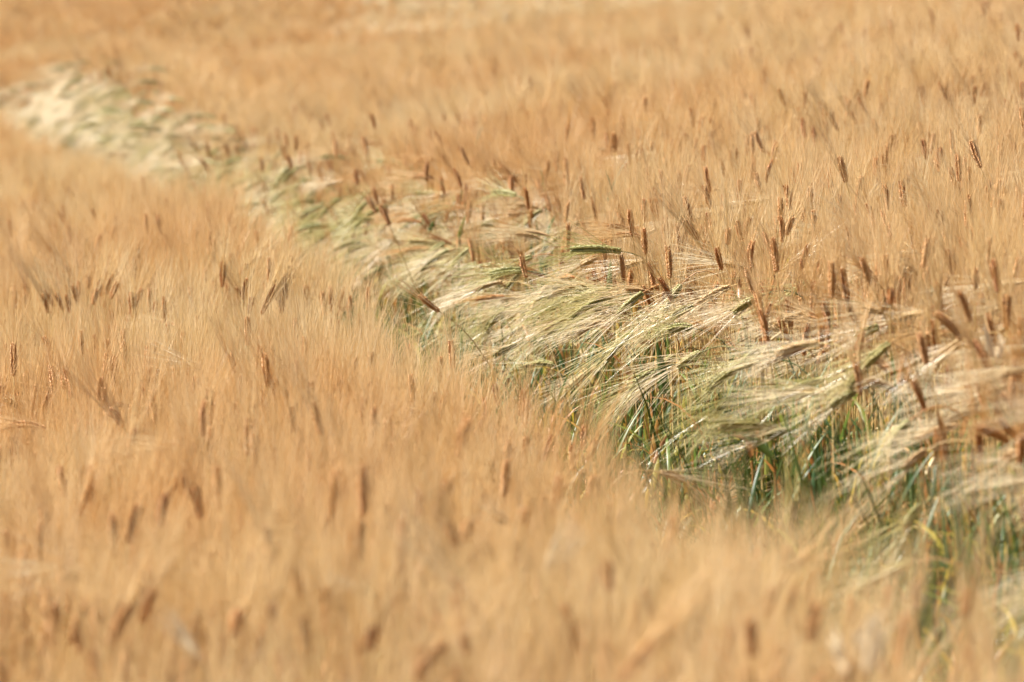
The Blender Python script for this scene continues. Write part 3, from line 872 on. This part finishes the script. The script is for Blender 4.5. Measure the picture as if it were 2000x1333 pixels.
# ------------------------------------------------------------------ leafy shoots, bare stems and bleached blades one can point to
def blade_plant(name, label, cat, stem_px, blades, stem_key='stem_green', extra=.0, track=None, group=None, rad=.0016):
    """stem_px: photo points from top to lower end of the stem (or None); blades: (points, width in m, leaf material, chance)."""
    anchor = (stem_px or blades[0][0])[0]
    p = land(anchor[0], anchor[1], extra, track)
    dist = p[1]
    def at(px, py, dy=0.0):
        r = pix_ray(px, py); dd = dist + dy
        return np.array([r[0] * dd, dd, CAM_Z + r[2] * dd])
    low = at(*(stem_px[-1] if stem_px else blades[0][0][0]))
    root = np.array([low[0], dist, float(ground(low[0], dist))])
    e = bpy.data.objects.new(name, None); COL.objects.link(e); e.location = tuple(root); e.empty_display_size = .05
    e["label"] = label; e["category"] = cat
    if group: e["group"] = group
    pts = [at(*q) - root for q in (stem_px or [blades[0][0][0]])] + [np.zeros(3)]
    P = np.array(pts[::-1]); r_ = np.random.default_rng(int(anchor[0]))
    V, F = tubes(P[None], np.linspace(rad * 1.2, rad * .8, len(P))[None], 6, r_)
    g = Geo(); g.add(V, F, stem_key, r_.uniform()); child("stem", g.mesh("stem"), e)
    for pts_, w, key, v in blades:
        Q = np.array([at(x, y, r_.uniform(-.01, .01)) - root for x, y in pts_])
        k = 9; t = np.linspace(0, 1, k); tq = np.linspace(0, 1, len(Q))
        C = np.stack([np.interp(t, tq, Q[:, j]) for j in range(3)], 1)
        C[1:-1] = (C[:-2] + 2 * C[1:-1] + C[2:]) / 4
        T = unit(np.gradient(C, axis=0)); S = unit(np.cross(T, np.array([.25, 1., .1]))); Nn = np.cross(S, T)
        wd = (w * np.minimum(1, .6 + t * 2) * (1 - t ** 2.5) * .5 + .0004)[:, None]
        V = np.stack([C - S * wd + Nn * wd * .5, C, C + S * wd + Nn * wd * .5], 1).reshape(-1, 3)
        F = [f for q in range(k - 1) for c in range(2) for f in ((q * 3 + c, q * 3 + c + 1, q * 3 + c + 4), (q * 3 + c, q * 3 + c + 4, q * 3 + c + 3))]
        g = Geo(); g.add(V, F, key, v); child("leaf", g.mesh("leaf"), e)
    return e
G_ = "leafy shoots on the bank of the track"
blade_plant("barley_shoot", "shoot with two yellow forked blades at the top of the green edge", "barley", [(1168, 428), (1171, 470), (1173, 520)],
            [([(1168, 428), (1166, 412), (1160, 392)], .010, 'leaf', .55), ([(1169, 428), (1176, 410), (1180, 394)], .010, 'leaf', .56)], extra=.02, group=G_)
blade_plant("barley_shoot", "shoot with a yellow-green blade curled over a dark straw", "barley", [(1234, 600), (1236, 640), (1238, 690)],
            [([(1232, 598), (1238, 582), (1226, 570)], .013, 'leaf', .5), ([(1236, 628), (1240, 600), (1247, 588)], .012, 'leaf', .57), ([(1220, 576), (1217, 570), (1224, 562)], .010, 'leaf_white', .5)], extra=.02, group=G_)
blade_plant("barley_shoot", "single bright green blade standing upright in the straw", "barley", [(1189, 575), (1189, 610)], [([(1189, 578), (1190, 545), (1193, 508)], .014, 'leaf', .22)], extra=.02, group=G_)
blade_plant("barley_shoot", "broad dark green blade leaning in the shade below green awns", "barley", [(1296, 790), (1298, 850)], [([(1296, 770), (1291, 715), (1283, 668)], .020, 'leaf', .05)], extra=-.05, track=.42, group=G_)
blade_plant("barley_shoot", "green blade slanting across the foot of the bank", "barley", [(1512, 898), (1514, 930)], [([(1508, 892), (1460, 850), (1402, 818)], .016, 'leaf', .25)], track=.36, group=G_)
blade_plant("barley_shoot", "orange blade folded down at the foot of the bank", "barley", [(1468, 900), (1470, 930)], [([(1468, 895), (1462, 862), (1448, 853), (1430, 852)], .012, 'leaf', .78)], track=.36, group=G_)
blade_plant("barley_shoot", "tall pale yellow blade beside the hanging green ear and tan husk", "barley", [(1832, 905), (1834, 960)], [([(1832, 905), (1829, 870), (1826, 832)], .012, 'leaf', .50), ([(1846, 900), (1840, 840), (1830, 800)], .014, 'leaf', .76)], track=.42, group=G_)
blade_plant("barley_shoot", "yellow blade leaning left in the dark gap of the bank", "barley", [(1278, 905), (1279, 930)], [([(1278, 905), (1290, 872), (1310, 838)], .009, 'leaf', .56)], track=.34, group=G_)
blade_plant("barley_shoot", "yellow-green blade hooked above the pale pink stalk on the bank", "barley", [(897, 465), (896, 500)], [([(896, 466), (901, 445), (909, 420)], .012, 'leaf', .47)], extra=.03, group=G_)
blade_plant("barley_shoot", "short yellow-green blade standing among the far pale awns", "barley", [(688, 466), (688, 480)], [([(688, 464), (690, 450), (690, 440)], .018, 'leaf', .46)], extra=.03, group=G_)
blade_plant("barley_shoot", "green blade with a hooked stem beside the plump herringbone ear", "barley", [(924, 545), (940, 575), (946, 640)], [([(924, 546), (919, 575), (912, 602)], .011, 'leaf', .28)], extra=.05, group=G_)
blade_plant("barley_shoot", "dark folded leaf hanging from the hooked stem of the long arched ear", "barley", [(832, 412), (848, 430), (853, 470)], [([(848, 433), (838, 452), (831, 470)], .014, 'leaf', .2)], extra=.06, group=G_)
blade_plant("barley_shoot", "pair of orange yellow blades standing at the green edge under the level ear", "barley", [(1518, 600), (1520, 640)], [([(1518, 600), (1517, 565), (1510, 532)], .010, 'leaf', .6), ([(1444, 580), (1444, 560), (1445, 538)], .010, 'leaf', .66)], extra=.0, group=G_)
blade_plant("barley_shoot", "green shoot tipped yellow rising through the brown ears", "barley", [(1816, 560), (1817, 610), (1818, 660)], [([(1816, 600), (1818, 570), (1826, 540)], .016, 'leaf', .22), ([(1822, 558), (1828, 545), (1827, 535)], .014, 'leaf', .57)], extra=.03, group=G_)
blade_plant("barley_shoot", "thin yellow stem standing blurred in the near crop", "barley", [(648, 970), (650, 1040)], [([(648, 1000), (650, 960), (652, 920)], .010, 'leaf', .55)], extra=.1)
blade_plant("barley_shoot", "tiny green sprig poking from the far golden crop", "barley", [(1757, 150), (1756, 165)], [([(1756, 148), (1745, 134), (1737, 132)], .016, 'leaf', .36)], extra=.1)
G2 = "bare stems without ears"
blade_plant("bare_barley", "tall dark curved stem without an ear beside the short olive ear", "barley", [(922, 371), (936, 385), (944, 420), (946, 480), (955, 560)], [], extra=.07, group=G2, rad=.002)
blade_plant("bare_barley", "brown broken stem with its top folded over the fat olive ear", "barley", [(1320, 515), (1329, 512), (1337, 545), (1343, 610), (1346, 690)], [], 'stem_ripe', extra=.05, group=G2, rad=.0022)
blade_plant("bare_barley", "dark hooked stem right of the largest sharp ear", "barley", [(1742, 670), (1766, 684), (1776, 715), (1800, 760)], [], extra=.07, group=G2, rad=.0014)
blade_plant("bare_barley", "dark upright stem left of the arched stem, mid-track", "barley", [(978, 478), (980, 500), (981, 525)], [], extra=.03, group=G2, rad=.002)
blade_plant("bare_barley", "reddish blade-like stem bent over the olive ear", "barley", [(1526, 650), (1505, 665), (1490, 690)], [], 'stem_ripe', extra=.05, group=G2, rad=.003)
G3 = "bleached shiny blades catching the sun"
BL = [("blurred white glinting blades in the near crop by the lower right corner", [(1690, 1300)], [[(1690, 1310), (1684, 1250), (1700, 1200)], [(1694, 1300), (1705, 1240), (1722, 1190)], [(1650, 1310), (1640, 1270), (1630, 1220)], [(1690, 1300), (1676, 1260), (1668, 1225)], [(1700, 1310), (1716, 1260), (1735, 1225)], [(1690, 1310), (1690, 1255), (1712, 1210)], [(1692, 1310), (1700, 1250), (1706, 1195)], [(1650, 1310), (1634, 1280), (1618, 1240)]], .009, .12),
      ("white blade leaning left in the blurred crop near the lower left", [(395, 1290)], [[(395, 1290), (360, 1240), (315, 1185)], [(395, 1290), (362, 1236), (325, 1180)], [(395, 1290), (352, 1242), (306, 1195)], [(395, 1290), (345, 1250), (300, 1210)]], .005, .10),
      ("two silvery blades crossing beside the tan ear at upper right", [(1695, 390)], [[(1695, 390), (1705, 370), (1718, 355)], [(1690, 392), (1706, 380), (1722, 362)]], .010, .08),
      ("white glinting blade beside the tilted ear clump at far left", [(62, 604)], [[(62, 604), (45, 590), (30, 575)]], .012, .06),
      ("white blade standing upright near the right edge", [(1940, 700)], [[(1940, 700), (1932, 670), (1922, 630)], [(1950, 700), (1955, 675), (1950, 650)]], .012, .06),
      ("cluster of white glinting blades at the far end of green growth", [(633, 350)], [[(633, 350), (629, 335), (626, 322)], [(665, 357), (661, 345), (658, 335)], [(700, 352), (706, 340), (714, 331)]], .012, .06),
      ("white shining tuft hanging at the near edge of the far track", [(530, 418)], [[(530, 400), (525, 412), (530, 420)], [(520, 405), (530, 410), (540, 414)]], .03, .06),
      ("fan of white blades above the reddish nodding ear", [(872, 352)], [[(872, 352), (858, 335), (842, 316)], [(872, 352), (868, 338), (862, 326)], [(888, 352), (891, 340), (890, 330)]], .009, .07),
      ("short white slanted blade in the crop left of the track", [(228, 467)], [[(228, 467), (235, 450), (242, 435)]], .009, .08),
      ("pale blurred blade pair slanting right in the middle near crop", [(1065, 1115)], [[(1065, 1115), (1090, 1070), (1130, 1015)], [(1068, 1115), (1105, 1075), (1140, 1030)], [(1065, 1115), (1082, 1060), (1112, 1010)], [(1070, 1118), (1112, 1085), (1150, 1045)]], .005, .10)]
for lab, st, bl, w, ex in BL:
    blade_plant("bleached_barley", lab, "barley", st, [(b, w, 'leaf_white', .5) for b in bl], 'stem_ripe', extra=ex, group=G3)

def wild_oat(px, py, label):
    """Thin branching grass with a few dark hanging seeds."""
    p = land(px, py, .12)
    root = np.array([p[0], p[1], float(ground(p[0], p[1]))]); top = p - root
    e = bpy.data.objects.new("wild_oat", None); COL.objects.link(e); e.location = tuple(root); e["label"] = label; e["category"] = "wild oat"
    r_ = np.random.default_rng(int(px))
    P = np.array([[0, 0, 0], top * .5 + [.01, 0, 0], top])
    V, F = tubes(P[None], np.array([[.002, .0015, .0008]]), 5, r_); g = Geo(); g.add(V, F, 'stem_ripe', .7); child("stem", g.mesh("stem"), e)
    for k in range(5):
        a = top * (.93 + .015 * k); b = a + np.array([r_.uniform(-.06, .06), r_.uniform(-.02, .02), r_.uniform(.0, .03)])
        tw = np.array([a, (a + b) / 2 + [0, 0, .015], b, b + [.004, 0, -.012]])
        g = Geo(); V, F = tubes(tw[None], np.array([[.0006, .0005, .0004, .0004]]), 4, r_); g.add(V, F, 'awn_pale', .5); br = child("branch", g.mesh("branch"), e)
        for q in range(2):
            g = Geo(); V, F = GT[True]
            d0 = unit(np.array([r_.uniform(-.4, .4), 0, -1.])); a0 = unit(np.cross(d0, [0, 1., .1])); b0 = np.cross(d0, a0)
            V = b + [.004, 0, -.012] + V[:, :1] * a0 * .006 + V[:, 1:2] * b0 * .006 + V[:, 2:] * d0 * .018
            g.add(V, F, 'black_seed', .4); child("seed", g.mesh("seed"), br)
wild_oat(1318, 346, "thin wild oat with black hanging seeds above the golden crop")
wild_oat(1752, 328, "small dark wild oat spikelet hanging above the upper right crop")
